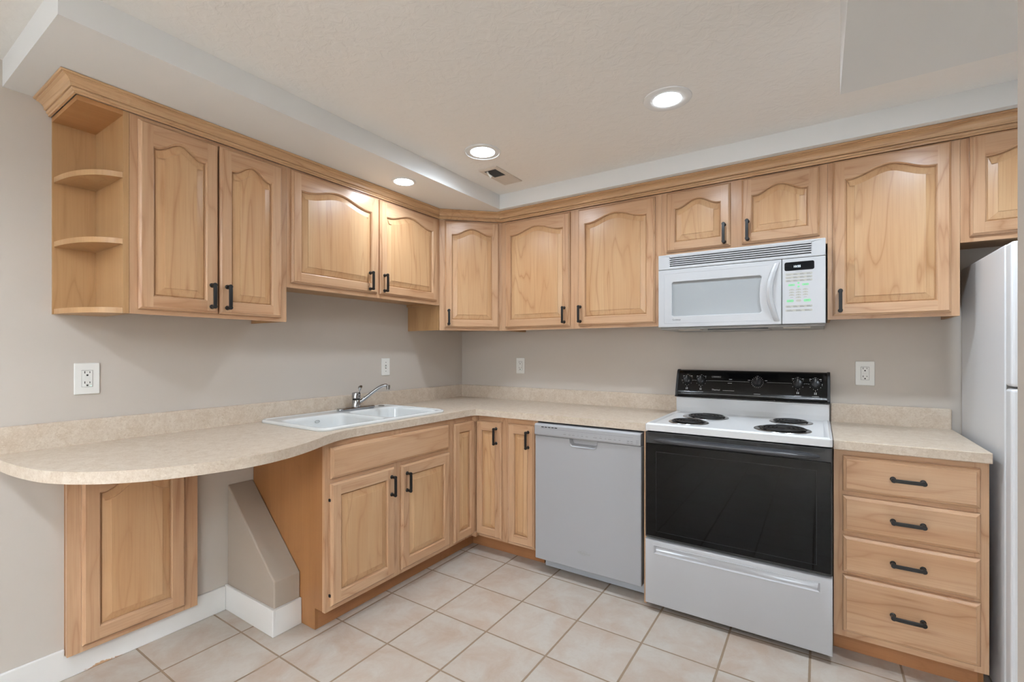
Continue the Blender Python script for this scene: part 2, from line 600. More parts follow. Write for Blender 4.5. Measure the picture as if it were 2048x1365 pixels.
# rear wall with two unseen windows added as fill light (behind the camera)
b = MB()
b.box(-.1, .5, -6.6, -6.5, -.05, CZ); b.box(3.3, 4.1, -6.6, -6.5, -.05, CZ)
b.box(.5, 3.3, -6.6, -6.5, -.05, .75); b.box(.5, 3.3, -6.6, -6.5, 2.1, CZ); b.box(1.8, 2.0, -6.6, -6.5, .75, 2.1)
struct(b.build('wall_rear', 'wall'))
for i, (a, c) in enumerate(((.5, 1.8), (2.0, 3.3))):
    wn_ = thing('window_%d' % (i + 1), 'window', 'window', (a, -6.55, .75)); del wn_['label']; del wn_['category']; struct(wn_)
    W_ = c - a
    b = MB()
    b.box(0, W_, -.03, .03, 0, .05); b.box(0, W_, -.03, .03, 1.30, 1.35)
    b.box(0, .05, -.03, .03, .05, 1.30); b.box(W_ - .05, W_, -.03, .03, .05, 1.30); b.box(W_ / 2 - .02, W_ / 2 + .02, -.03, .03, .05, 1.30)
    b.build('window_frame', 'base', wn_)
    MB().box(.05, W_ - .05, -.004, .004, .05, 1.30).build('pane', 'frost', wn_)
# soffits, dropped header, stub wall, boxed chase
SX, SY, SZ = .667, -.412, 2.245
struct(MB().box(0, SX, -2.608, 0, SZ, CZ).build('trim_1', 'soffit'))
struct(MB().box(SX, 4.0, SY, 0, SZ, CZ).build('trim_2', 'soffit'))
struct(MB().box(2.526, 4.0, -3.8, -1.35, 2.031, CZ).build('trim_3', 'soffit'))
struct(MB().box(2.7475, 2.86, -3.8, -1.9, 0, 2.031).build('wall_stub', 'wall', bevel=.012, seg=3))
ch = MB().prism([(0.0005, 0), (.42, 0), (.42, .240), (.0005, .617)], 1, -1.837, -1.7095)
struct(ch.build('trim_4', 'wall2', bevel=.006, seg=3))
b = MB().prism([(-6.5, 0), (-1.8505, 0), (-1.8505, .118), (-1.9855, .118), (-1.9855, .092), (-2.4435, .092), (-2.4435, .118), (-6.5, .118)], 0, 0, .013)
struct(b.build('baseboard_left', 'base_stain', bevel=.003))
b = MB()
b.box(.0, .433, -1.850, -1.8372, 0, .122); b.box(.4202, .433, -1.8372, -1.7095, 0, .122)
struct(b.build('baseboard_front', 'base', bevel=.003))

# ================================================================== UPPER CABINETS
# open quarter-round shelf unit on the left end
ZB = 1.428
t = thing('open_end_shelf', 'open maple end shelf unit with two rounded shelves, left of the tall wall cabinet', 'shelf unit', (0, -2.478, ZB), A90)
H = TOP - ZB
W_ = .148
MB().box(W_ - .018, W_, -UD, 0, 0, H).build('side_panel', 'shelf', t)
MB().box(0, W_ - .0182, -.010, 0, 0, H).build('back_panel', 'shelf', t)
MB().box(0.0, W_ - .0182, -UD, -.0102, H - .018, H).build('top_panel', 'veneer_h', t)
def qshelf():
    w2, d2 = W_ - .0185, UD - .002
    P = [(w2, -.0104), (.004, -.0104), (.004, -.022)]
    # front edge: straight run out from the wall, then a rounded sweep to the gable
    P += catmull([(.004, -.022), (.012, -.105), (.030, -.185), (.058, -.245), (.092, -.282), (w2, -d2)], 6)[1:]
    return P
for nm, zz, th in (('shelf', 1.935, .020), ('shelf', 1.687, .020), ('bottom_shelf', ZB, .020)):
    shape(nm, [qshelf()], th, 'shelf', t, (0, 0, zz - ZB), bevel=.0015)

yl = -2.329
def Y(y, y0):  # world y on the left wall -> local x
    return y - y0
# tall double
y0 = yl
W_ = -1.7075 - y0
dA = (Y(-2.304, y0), 1.447, .281, .724); dB = (Y(-2.017, y0), 1.447, .278, .724)
upper('tall two-door maple wall cabinet beside the open end shelf', W_, 1.428, (0, y0), A90,
      [(0, .030), (W_ - .038, W_)], [(.03, W_ - .038, 1.428, 1.462), (.03, W_ - .038, 2.155, TOP)],
      [(*dA, (.281 - .028, .072)), (*dB, (.028, .072))])
# over the sink
y0 = -1.7067
W_ = -.610 - y0
upper('short two-door maple wall cabinet above the sink', W_, 1.598, (0, y0), A90,
      [(0, .032), (W_ - .042, W_), (.535, .590)], [(.032, .535, 1.598, 1.634), (.59, W_ - .042, 1.598, 1.634), (.032, .535, 2.155, TOP), (.59, W_ - .042, 2.155, TOP)],
      [(Y(-1.686, y0), 1.622, .531, .556, (.531 - .06, .066)), (Y(-1.136, y0), 1.622, .491, .556, (.027, .066))])
# diagonal corner
t = thing('corner_wall_cabinet', 'diagonal one-door maple wall cabinet in the room corner', 'cabinet', (0, 0, 1.428), 0, 'maple wall cabinets')
H = TOP - 1.428
B_ = .6092
b = MB()
b.box(0, UD - .006, -B_, -B_ + .012, 0, H, 0)
b.box(B_ - .012, B_, -UD + .006, 0, 0, H, 0)
pent = [(.0, -B_ + .012), (UD - .012, -B_ + .012), (B_ - .012, -UD + .012), (B_ - .012, 0), (0, 0)]
b.prism(pent, 2, .018, .030, 1); b.prism(pent, 2, H - .012, H, 1)
b.build('carcass', ['shelf', 'shelf'], t)
FW = (B_ - UD) * 2 ** .5
ff = MB()
ff.box(0, .045, 0, .019, 0, H, 0); ff.box(FW - .034, FW, 0, .019, 0, H, 0)
ff.box(.045, FW - .034, 0, .019, 0, .036, 1); ff.box(.045, FW - .034, 0, .019, H - .03, H, 1)
ff = ff.build('face_frame', ['wood_v', 'wood_h'], t, (UD, -B_, 0), (0, 0, PI / 4))
dd = door(t, 0, .019, .374, .731, 0, True, (.026, .070))
dd.rotation_euler = (0, 0, PI / 4)
c45 = 2 ** -.5
dd.location = (UD + .037 * c45 + .0005 * c45, -B_ + .037 * c45 - .0005 * c45, .019)
# back wall double
x0 = .610
W_ = 1.7185 - x0
upper('wide two-door maple wall cabinet between the corner cabinet and the microwave', W_, 1.428, (x0, 0), 0,
      [(0, .045), (W_ - .045, W_), (.52, .60)], [(.045, .52, 1.428, 1.462), (.60, W_ - .045, 1.428, 1.462), (.045, .52, 2.155, TOP), (.60, W_ - .045, 2.155, TOP)],
      [(.645 - x0, 1.447, .499, .727, (.499 - .036, .070)), (1.202 - x0, 1.447, .483, .727, (.018, .070))])
# over the microwave
x0 = 1.7193
W_ = 2.5065 - x0
upper('short two-door maple wall cabinet directly above the microwave', W_, 1.802, (x0, 0), 0,
      [(0, .042), (W_ - .042, W_), (.35, .43)], [(.042, .35, 1.802, 1.856), (.43, W_ - .042, 1.802, 1.856), (.042, .35, 2.155, TOP), (.43, W_ - .042, 2.155, TOP)],
      [(1.750 - x0, 1.843, .332, .333, (.332 - .029, .066)), (2.136 - x0, 1.843, .340, .337, (.028, .066))])
# single right of microwave
x0 = 2.5073
W_ = 2.9735 - x0
upper('one-door maple wall cabinet right of the microwave', W_, 1.436, (x0, 0), 0,
      [(0, .036), (W_ - .044, W_)], [(.036, W_ - .044, 1.436, 1.470), (.036, W_ - .044, 2.16, TOP)],
      [(2.528 - x0, 1.452, .417, .732, (.029, .070))])
# above the fridge
x0 = 2.9743
W_ = 3.90 - x0
upper('maple wall cabinet above the white refrigerator', W_, 1.746, (x0, 0), 0,
      [(0, .042), (W_ - .042, W_), (W_ / 2 - .03, W_ / 2 + .03)], [(.042, W_ / 2 - .03, 1.746, 1.782), (W_ / 2 + .03, W_ - .042, 1.746, 1.782), (.042, W_ / 2 - .03, 2.16, TOP), (W_ / 2 + .03, W_ - .042, 2.16, TOP)],
      [(3.002 - x0, 1.768, .416, .418, (.416 - .03, .066)), (W_ / 2 + .018, 1.768, .416, .418, (.03, .066))])

# crown moulding: profile swept along the cabinet fronts with mitred corners
path = [(0.001, -2.478), (UD, -2.478), (UD, -B_), (B_, -UD), (3.9, -UD)]
scl = [1.0, .82, 1.15, 1.45]
prof = [(.003, 2.1868), (.010, 2.1868), (.010, 2.1935), (.0138, 2.1955), (.0168, 2.199), (.0168, 2.203), (.0128, 2.2045), (.0128, 2.206), (.020, 2.2062), (.0225, 2.209), (.0225, 2.2125),
        (.0240, 2.219), (.0285, 2.226), (.036, 2.2315), (.0435, 2.234), (.0435, 2.2372), (.049, 2.2372), (.052, 2.2400), (.052, 2.2435)]
def off_path(d):
    P = [Vector(p) for p in path]
    out = []
    nn = []
    for i in range(len(P) - 1):
        e = (P[i + 1] - P[i]).normalized()
        nn.append((Vector((e.y, -e.x)), e, d * scl[i]))
    for i in range(len(P)):
        if i == 0:
            n_, e_, s_ = nn[0]; out.append(P[0] + n_ * s_); continue
        if i == len(P) - 1:
            n_, e_, s_ = nn[-1]; out.append(P[-1] + n_ * s_); continue
        (n1, e1, s1), (n2, e2, s2) = nn[i - 1], nn[i]
        det = n1.x * n2.y - n1.y * n2.x
        a = P[i].dot(n1) + s1; c = P[i].dot(n2) + s2
        out.append(Vector(((a * n2.y - c * n1.y) / det, (c * n1.x - a * n2.x) / det)))
    return out
L = [[(p.x, p.y, z) for p in off_path(d)] for d, z in prof]
b = MB()
for a_ in range(len(L) - 1):
    for j in range(len(path) - 1):
        b.face([L[a_][j], L[a_][j + 1], L[a_ + 1][j + 1], L[a_ + 1][j]], 1 if j in (1,) else 0)
for j in range(len(path) - 1):   # top and back closing faces
    b.face([L[-1][j], L[-1][j + 1], L[0][j + 1][:2] + (L[-1][0][2],), L[0][j][:2] + (L[-1][0][2],)], 0)
    b.face([L[0][j], L[0][j + 1], L[0][j + 1][:2] + (L[-1][0][2],), L[0][j][:2] + (L[-1][0][2],)], 0)
tag(b.build('crown_moulding', ['crown', 'crown_y']), 'stepped maple crown moulding running along the tops of all the wall cabinets', 'moulding')

# ================================================================== BASE CABINETS
BD = .608
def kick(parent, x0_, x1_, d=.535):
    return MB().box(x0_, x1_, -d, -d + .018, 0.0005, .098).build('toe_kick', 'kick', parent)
# sink base
y0 = -1.7085
W_ = -.8562 - y0
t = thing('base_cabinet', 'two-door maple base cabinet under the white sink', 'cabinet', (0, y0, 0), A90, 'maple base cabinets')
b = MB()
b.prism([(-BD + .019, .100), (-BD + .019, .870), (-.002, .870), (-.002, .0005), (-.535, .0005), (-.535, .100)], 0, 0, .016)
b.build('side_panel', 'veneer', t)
b = MB(); b.box(.0165, W_, -BD + .0195, -.002, .100, .116); b.box(W_ - .016, W_, -BD + .0195, -.002, .116, .70)
b.build('carcass', 'veneer', t)
kick(t, .0165, W_)
face_frame(t, W_, .098, .872, -BD, [(0, .042), (W_ - .042, W_), (.390, .466)],
           [(.042, .39, .832, .872), (.466, W_ - .042, .832, .872), (.042, .39, .098, .135), (.466, W_ - .042, .098, .135), (.042, .39, .665, .715), (.466, W_ - .042, .665, .715)])
drawer_front('drawer_front', t, .023, .702, .808, .144, -BD - .0005, False)
door(t, .023, .121, .380, .560, -BD - .0005, False, (.380 - .026, .560 - .092), sw=.055, bw=.058, tw=.062)
door(t, .452, .121, .387, .556, -BD - .0005, False, (.033, .556 - .092), sw=.055, bw=.058, tw=.062)
for zz in (.165, .60):
    MB().box(.018, .0225, -BD - .012, -BD - .0006, zz, zz + .012).build('hinge', 'dark', t)
# corner base
t = thing('corner_base_cabinet', 'inside-corner maple base cabinet with a folding pair of narrow doors', 'cabinet', (0, 0, 0), 0, 'maple base cabinets')
b = MB()
b.prism([(.002, -.855), (BD - .02, -.855), (BD - .02, -BD + .02), (.8615, -BD + .02), (.8615, -.002), (.002, -.002)], 2, .100, .116)
b.box(.002, BD - .02, -.855, -.839, .116, .80); b.box(.8455, .8615, -BD + .02, -.002, .116, .80)
b.build('carcass', 'veneer', t)
b = MB()
b.box(.517, .535, -.855, -.535, .0005, .098); b.box(.517, .8615, -.535, -.517, .0005, .098)
b.build('toe_kick', 'kick', t)
b = MB()
b.box(BD - .019, BD, -.855, -.800, .098, .872, 0); b.box(BD - .019, BD, -.8, -.640, .098, .125, 1); b.box(BD - .019, BD, -.8, -.640, .835, .872, 1)
b.box(.800, .8615, -BD, -BD + .019, .098, .872, 0); b.box(.640, .8, -BD, -BD + .019, .098, .125, 1); b.box(.640, .8, -BD, -BD + .019, .835, .872, 1)
b.box(BD - .019, .640, -.640, -BD + .019, .098, .125, 1); b.box(BD - .019, .640, -.640, -BD + .019, .835, .872, 1)
b.box(BD - .0185, BD + .0188, -BD - .0188, -BD + .0185, .1255, .8345, 0)
b.build('face_frame', ['wood_v', 'wood_h'], t)
d1 = door(t, 0, 0, .1995, .728, 0, False, None, sw=.048, bw=.056, tw=.062)
d1.location = (BD + .0005, -.8285, .113); d1.rotation_euler = (0, 0, A90)
door(t, .6295, .113, .1945, .728, -BD - .0005, False, (.1945 - .033, .728 - .086), sw=.048, bw=.056, tw=.062)
# narrow base
x0 = .8623
W_ = 1.0835 - x0
t = thing('base_cabinet', 'narrow one-door maple base cabinet left of the dishwasher', 'cabinet', (x0, 0, 0), 0, 'maple base cabinets')
b = MB(); b.box(0, .016, -BD + .0195, -.002, .10, .86); b.box(W_ - .016, W_, -BD + .0195, -.002, .10, .86); b.box(.016, W_ - .016, -BD + .0195, -.002, .100, .116)
b.build('carcass', 'veneer', t)
kick(t, 0, W_)
face_frame(t, W_, .098, .872, -BD, [(0, .026), (W_ - .035, W_)], [(.026, W_ - .035, .835, .872), (.026, W_ - .035, .098, .125)])
door(t, .876 - x0, .113, .186, .728, -BD - .0005, False, (.186 - .038, .728 - .086), sw=.048, bw=.056, tw=.062)
# panel between dishwasher and range
tag(MB().box(1.7265, 1.7395, -.640, -.002, .0005, .874).build('end_panel', 'wood_v'), 'thin upright maple panel between the dishwasher and the range', 'panel')
# drawers
x0 = 2.5255
W_ = 2.9965 - x0
t = thing('drawer_cabinet', 'four-drawer maple base cabinet right of the range', 'cabinet', (x0, 0, 0), 0, 'maple base cabinets')
b = MB(); b.box(0, .016, -BD + .0195, -.002, .10, .86); b.box(W_ - .016, W_, -BD + .0195, -.002, .10, .86); b.box(.016, W_ - .016, -BD + .0195, -.002, .100, .116)
b.box(W_ - .016, W_, -.535, -.002, .0005, .10)
b.build('carcass', 'veneer', t)
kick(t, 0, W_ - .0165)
face_frame(t, W_, .092, .872, -BD, [(0, .045), (W_ - .04, W_)],
           [(.045, W_ - .04, .840, .872), (.045, W_ - .04, .675, .715), (.045, W_ - .04, .508, .546), (.045, W_ - .04, .342, .378), (.045, W_ - .04, .092, .130)])
for z0_, h_ in ((.704, .147), (.536, .149), (.368, .150), (.120, .234)):
    drawer_front('drawer', t, 2.556 - x0, z0_, .416, h_, -BD - .0005)
# access door low on the left wall
t = thing('access_cabinet', 'low maple cabinet front with a raised-panel door set against the wall under the curved worktop', 'cabinet', (0, -2.4425, .093), A90)
W_ = .456
MB().box(0, W_, -.016, -.0005, 0.0005, .777).build('carcass', 'veneer', t)
face_frame(t, W_, 0, .777, -.036, [(0, .048), (W_ - .06, W_)], [(.048, W_ - .06, 0, .05), (.048, W_ - .06, .70, .777)])
door(t, .042, .026, .359, .715, -.0365, True, None, sw=.058, bw=.062, ah=.068)

# ================================================================== WORKTOPS
edge_pts = [(0.003, -2.643), (.134, -2.637), (.25, -2.630), (.361, -2.616), (.457, -2.596), (.52, -2.570), (.578, -2.538), (.645, -2.484),
            (.712, -2.403), (.765, -2.283), (.797, -2.135), (.782, -2.0), (.742, -1.885), (.700, -1.80), (.655, -1.71), (.628, -1.63), (.618, -1.55), (.618, -1.45)]
outer = catmull(edge_pts, 5) + [(.622, -1.2), (.632, -.70)]
outer += [(.637, -.665), (.646, -.646), (.665, -.636), (1.7455, -.635), (1.7455, -.002), (.002, -.002), (.002, -2.643)]
SKX0, SKX1, SKY0, SKY1 = .028, .582, -1.702, -.846
hole = rrect(SKX0 + .02, SKX1 - .02, SKY0 + .02, SKY1 - .02, .03, 5)
t = thing('worktop', 'long curved beige laminate worktop holding the white sink', 'worktop', (0, 0, .875))
shape('slab', [outer, hole], .039, 'counter', t, (0, 0, 0), bevel=.003)
b = MB().prism([(.0015, -2.643), (.0205, -2.643), (.0205, -.0205), (1.7425, -.0205), (1.7425, -.0015), (.0015, -.0015)], 2, .034, .136)
b.build('backsplash', 'counter', t, bevel=.006, seg=3)
t = thing('worktop', 'short straight beige laminate worktop over the drawer cabinet', 'worktop', (2.5225, 0, .875))
MB().box(.001, .4785, -.635, -.002, 0, .039).build('slab', 'counter', t, bevel=.003)
MB().box(.001, .4755, -.0205, -.0015, .034, .136).build('backsplash', 'counter', t, bevel=.006, seg=3)

# ================================================================== SINK AND FAUCET
t = thing('sink', 'white double-bowl drop-in sink in the curved worktop', 'sink', (0, 0, .9142))
bowls = [(.150, .548, -1.664, -1.283), (.150, .548, -1.251, -.884)]
def rl_(ins, z, r, q):
    return [(p[0], p[1], z) for p in rrect(q[0] + ins, q[1] - ins, q[2] + ins, q[3] - ins, r, 8)]
OQ = (SKX0, SKX1, SKY0, SKY1)
rim_ = shape('rim', [rrect(SKX0 + .019, SKX1 - .019, SKY0 + .019, SKY1 - .019, .038, 8)] + [rrect(q[0] - .010, q[1] + .010, q[2] - .010, q[3] + .010, .065, 8) for q in bowls], .006, 'sink', t, (0, 0, .006))
MB().rings([rl_(.0015, .0002, .055, OQ), rl_(0, .003, .055, OQ), rl_(0, .009, .055, OQ), rl_(.0015, .0128, .0535, OQ), rl_(.005, .0152, .050, OQ), rl_(.010, .0158, .045, OQ), rl_(.015, .0142, .042, OQ), rl_(.0195, .0118, .038, OQ)],
           0, True, False, False).build('rolled_edge', 'sink', t)
for q in bowls:
    rr = [rl_(*a, q) for a in ((-.0105, .0119, .065), (-.006, .0116, .061), (-.001, .0098, .056), (.003, .0055, .055), (.007, -.006, .055), (.018, -.10, .06), (.035, -.155, .07), (.07, -.175, .06), (.15, -.180, .03))]
    MB().rings(rr, 0, True, False, True).build('bowl', 'sink', t)
# small oval mark printed on the left bowl's back wall
mk = MB().rings([[(.1547 + dz * .1, -1.445 + .016 * s_ * math.cos(a), -.012 + .0085 * s_ * math.sin(a)) for a in [2 * PI * i / 20 for i in range(20)]] for s_, dz in ((1, 0), (.72, .004))], 0, False, False, False)
mk.build('maker_mark', 'badge', t, (.0075, 0, -.006))
t = thing('faucet', 'chrome single-lever kitchen faucet on the back of the white sink', 'faucet', (.088, -1.127, .9264))
MB().prism([(x, y) for x, y in rrect(-.026, .026, -.135, .135, .025, 8)], 2, 0, .016).build('base_plate', 'chrome', t, bevel=.006, seg=3)
MB().lathe([(.026, .0162), (.026, .056), (.0245, .058)], n=28).build('body', 'chrome', t)
MB().lathe([(.0225, .0582), (.0225, .068)], n=28).build('collar', 'dark', t)
b = MB().lathe([(.026, .0682), (.026, .098), (.0235, .103), (.014, .1055)], n=28)
b.build('cap', 'chrome', t)
b = MB().tube([(.012, 0, .075), (.024, .002, .098), (.028, .004, .118), (.026, .008, .132)], [.0085, .0075, .006, .006], 12)
b.build('lever', 'chrome', t)
b = MB().tube([(.024, .0, .126), (.028, .004, .134), (.026, .014, .140), (.022, .024, .1435)], [.006, .011, .0095, .004], 12)
b.build('lever_knob', 'steel', t)
sp_pts = catmull([(.010, .012, .043), (.030, .030, .060), (.062, .056, .092), (.094, .078, .122), (.116, .093, .139), (.136, .106, .147), (.149, .115, .147)], 5)
MB().tube(sp_pts, [.0115 - .003 * i / (len(sp_pts) - 1) for i in range(len(sp_pts))], 14).build('spout', 'chrome', t)
b = MB().lathe([(.0085, .006), (.0125, .004), (.0125, -.012), (.0105, -.014), (.0105, -.022), (.009, -.022)], (.153, .118, .143), 2, 20)
b.build('aerator', 'steel', t)
tag(MB().lathe([(.020, 0), (.020, .003), (.015, .005)], (.083, -.925, .9264), n=24).build('faucet_hole_cover', 'steel'), 'small round metal hole cover on the sink rim right of the faucet', 'cover')

# ================================================================== DISHWASHER
DX0, DX1, DY = 1.0865, 1.7145, -.650
t = thing('dishwasher', 'white dishwasher under the worktop, left of the range', 'dishwasher', (DX0, 0, 0))
W_ = DX1 - DX0
MB().box(.012, W_ - .012, -.600, -.03, .085, .862).build('body', 'appl2', t)
# door with the pocket handle cut into its top edge
px0, px1, pz = 1.311 - DX0, 1.473 - DX0, .757
pocket = [(px1, .7955), (px1 - .002, pz + .016), (px1 - .010, pz + .003), (px1 - .02, pz), (px0 + .02, pz), (px0 + .010, pz + .003), (px0 + .002, pz + .016), (px0, .7955)]
shape('door', [[(0, .078), (W_, .078), (W_, .7955)] + pocket + [(0, .7955)]], .045, 'dwpaint', t, (0, DY + .045, 0), (A90, 0, 0), bevel=.004, seg=3)
b = MB()
rp = [(x, z) for x, z in pocket]
cen = (px0 + px1) / 2
fr = [(x, DY + .0012, z) for x, z in rp]
lo = [(cen + (x - cen) * 1.035, DY - .0022, z - (.0035 if z < pz + .01 else 0)) for x, z in rp]
lo2 = [(cen + (x - cen) * 1.06, DY - .0004, z - (.006 if z < pz + .01 else 0)) for x, z in rp]
bk = [(cen + (x - cen) * .93, DY + .026, .7955 + (z - .7955) * .72) for x, z in rp]
b.rings([lo2, lo, fr, bk], 0, True, False, True, closed=False)
b.build('pocket_handle', 'dwpaint', t)
b = MB().prism([(DY - .004, .797), (DY - .009, .803), (DY - .009, .855), (DY - .004, .864), (DY + .05, .866), (DY + .05, .797)], 0, 0, W_)
con = b.build('control_panel', 'dwpaint', t, bevel=.003, seg=2)
b = MB()
yf = DY - .0092
for i in range(5):
    b.box(.046 + i * .0215, .063 + i * .0215, yf, yf + .002, .8455, .8505)
b.build('vent', 'dark', con)
b = MB().box(.04, W_ - .04, yf - .0001, yf + .002, .839, .8405)
for x, ww in ((.196, .016), (.226, .014), (.250, .016), (.278, .007), (.302, .012), (.330, .014), (.378, .022), (.410, .015), (.438, .009), (.462, .018), (.490, .012), (.516, .010)):
    b.box(x - ww / 2, x + ww / 2, yf, yf + .002, .8165, .8195)
    b.box(x - .002, x + .002, yf, yf + .002, .827, .8285)
for x in (.562, .580):
    b.box(x - .006, x + .006, yf, yf + .002, .8165, .821); b.box(x - .007, x + .007, yf, yf + .002, .8075, .8105)
for i in range(4):
    b.box(.603, .618, yf, yf + .002, .809 + i * .0055, .8108 + i * .0055)
b.build('markings', 'mark', con)
text('badge', 'Whirlpool', .020, 'badge', t, (1.395 - DX0, DY - .0003, .174), spacing=.9)
sw_ = MB().tube([(1.395 - DX0 + .024 * math.cos(a), DY - .0005, .175 + .011 * math.sin(a)) for a in [PI * .15 + 1.5 * PI * i / 24 for i in range(25)]], .0007, 6)
sw_.build('badge_swirl', 'badge', t)
b = MB().box(.030, W_ - .001, -.578, -.56, .016, .082); b.box(.030, .05, -.60, -.578, .050, .082); b.box(.0, .0, -.1, -.1, 0, 0)
b = MB().box(.030, W_ - .001, -.578, -.56, .0145, .084)
b.build('kick_plate', 'kickgrey', t)
for x in (.05, W_ - .05):
    for yy in (-.5, -.08):
        MB().lathe([(.014, 0.0004), (.014, .0855)], (x, yy, 0), n=10).build('foot', 'dark', t)

# ================================================================== RANGE
RX0, RX1, RY = 1.7485, 2.5205, -.699
t = thing('range', 'white electric coil range with a black oven door and black control panel', 'stove', (RX0, 0, 0))
W_ = RX1 - RX0
MB().box(.004, W_ - .004, -.655, -.035, .055, .890).build('body', 'bplast', t)
for x in (.06, W_ - .06):
    for yy in (-.60, -.08):
        MB().lathe([(.016, .0004), (.016, .056)], (x, yy, 0), n=12).build('foot', 'dark', t)
# cooktop with burner cut-outs, raised rim
burn = [(.204, -.280, .108), (.169, -.523, .088), (.604, -.236, .088), (.582, -.520, .108)]
def circ(x, y, r, n=40):
    return [(x + r * math.cos(2 * PI * i / n), y + r * math.sin(2 * PI * i / n)) for i in range(n)]
ct = shape('cooktop', [rrect(0, W_, RY, -.085, .012, 4)] + [circ(x, y, r - .012) for x, y, r in burn], .031, 'enamel_top', t, (0, 0, .892), bevel=.009, seg=3)
b = MB()
fr = [(0, RY), (W_, RY), (W_, -.09), (0, -.09)]
def lp(d, z):
    return [(d, RY + d, z), (W_ - d, RY + d, z), (W_ - d, -.1, z), (d, -.1, z)]
b.rings([lp(.007, .9226), lp(.011, .929), (lp(.018, .929)), lp(.030, .9232)], 0, True, False, False, closed=True)
b.build('raised_rim', 'enamel_top', t)
for x, y, r in burn:
    bo = MB().lathe([(r + .009, .9235), (r + .007, .9258), (r - .002, .9266), (r - .010, .9245), (r - .020, .914), (r - .045, .906), (.012, .903)], (x, y, 0), n=40, cap0=False).build('drip_bowl', 'bright_steel', t)
    pts = []
    turns = 4.3 if r > .1 else 3.6
    rr0, rr1 = .022, r - .013
    n = int(turns * 28)
    for i in range(n + 1):
        a = 2 * PI * turns * i / n
        q = rr0 + (rr1 - rr0) * i / n
        pts.append((x + q * math.cos(a), y + q * math.sin(a), .9305))
    pts += [(pts[-1][0] + .004, pts[-1][1], .926), (pts[-1][0] + .006, pts[-1][1], .915)]
    bb = MB().tube(pts, .0046, 8, flat=.75)
    bb.lathe([(.019, .929), (.019, .9325), (.016, .934)], (x, y, 0), n=20)
    for k_ in range(3):
        a = 2 * PI * k_ / 3 + .4
        ca, sa = math.cos(a), math.sin(a)
        bb.prism([(x + .015 * ca - .0012 * sa, y + .015 * sa + .0012 * ca), (x + .015 * ca + .0012 * sa, y + .015 * sa - .0012 * ca),
                  (x + (rr1 + .006) * ca + .0012 * sa, y + (rr1 + .006) * sa - .0012 * ca), (x + (rr1 + .006) * ca - .0012 * sa, y + (rr1 + .006) * sa + .0012 * ca)], 2, .918, .9262)
    bb.build('coil', 'coil', t)
# white riser and black control console
b = MB().prism([(-.098, .905), (-.104, .95), (-.108, 1.0115), (-.03, 1.0115), (-.03, .905)], 0, .003, W_ - .003)
b.build('riser', 'enamel_top', t, bevel=.006, seg=3)
con_prof = [(-.115, 1.0125), (-.1185, 1.0155), (-.1185, 1.0205), (-.1100, 1.0225), (-.1080, 1.0255), (-.1068, 1.0350), (-.1048, 1.0450), (-.1022, 1.0550), (-.0975, 1.0700), (-.0905, 1.0900),
            (-.0830, 1.1100), (-.0748, 1.1300), (-.0660, 1.1500), (-.0605, 1.1600), (-.0540, 1.1665), (-.0450, 1.1712), (-.036, 1.1720), (-.028, 1.1718), (-.028, 1.0125)]
t2 = MB().prism(con_prof, 0, .001, W_ - .001, smooth=True).build('control_panel', 'bgloss', t)
for x in (0.0, W_ - .012):
    b = MB().prism([(y - .0035, z + (.003 if z > 1.1 else 0)) for y, z in con_prof[:-2]] + [(-.027, 1.1745), (-.027, 1.0125)], 0, x - .001, x + .013)
    b.build('console_end', 'bplast', t, bevel=.002)
SLOPE = math.radians(21)
def on_con(z, d=0.0):
    # front of console at height z
    P = con_prof[4:17]
    for (y0_, z0_), (y1_, z1_) in zip(P, P[1:]):
        if z0_ <= z <= z1_:
            return y0_ + (y1_ - y0_) * (z - z0_) / (z1_ - z0_) - d
    return P[-1][0] - d
kr = (A90 - SLOPE * .9, 0, 0)
b = MB()
def strip(x0_, x1_, z0_, z1_):
    b.prism([(on_con(z0_, .0006), z0_), (on_con(z1_, .0006), z1_), (on_con(z1_, -.0015), z1_), (on_con(z0_, -.0015), z0_)], 0, x0_, x1_)
kx = [(1.812 - RX0, 1), (1.890 - RX0, 1), (2.186 - RX0, 0), (2.378 - RX0, 1), (2.457 - RX0, 1)]
KZ = 1.112
segs = [(.0345, kx[0][0] - .032), (kx[0][0] + .032, kx[1][0] - .032), (kx[1][0] + .032, kx[2][0] - .04), (kx[2][0] + .045, kx[3][0] - .032), (kx[3][0] + .032, kx[4][0] - .032), (kx[4][0] + .032, W_ - .0345)]
for a, c in segs:
    strip(a, c, KZ - .0005, KZ + .0005)
strip(.0345, W_ - .0345, 1.036, 1.037)
strip(.0335, .0345, 1.036, KZ); strip(W_ - .0345, W_ - .0335, 1.036, KZ)
for x, burner in kx:
    n = 10 if burner else 18
    for i in range(n):
        a = PI * (.12 + 1.76 * i / (n - 1)) + PI / 2
        r0, r1 = .0265, .0315
        cxx, czz = x + math.cos(a) * .029, KZ + math.sin(a) * .029
        strip(cxx - .0011, cxx + .0011, czz - .0018, czz + .0018)
    strip(x - .005, x + .005, KZ + .0315, KZ + .033)
    if burner:
        strip(x - .0005, x + .0005, KZ - .041, KZ - .031)
        for q in (-1, 1):
            strip(x + q * .022 - .005, x + q * .022 + .005, KZ + .0225, KZ + .0255)
        for q in ((-.0035, .002), (.0035, .002), (-.0035, -.004), (.0035, -.004)):
            strip(x + q[0] - .0022, x + q[0] + .0022, KZ - .0500 + q[1], KZ - .0463 + q[1])
        strip(x - .015, x + .015, KZ - .0655, KZ - .0635)
    else:
        for q in (-.042, .042):
            strip(x + q - .006, x + q + .006, KZ + .008, KZ + .0105)
strip(kx[2][0] - .016, kx[2][0] + .016, 1.0455, 1.048)
strip(.292, .308, 1.1215, 1.124); strip(.286, .308, 1.100, 1.1025)
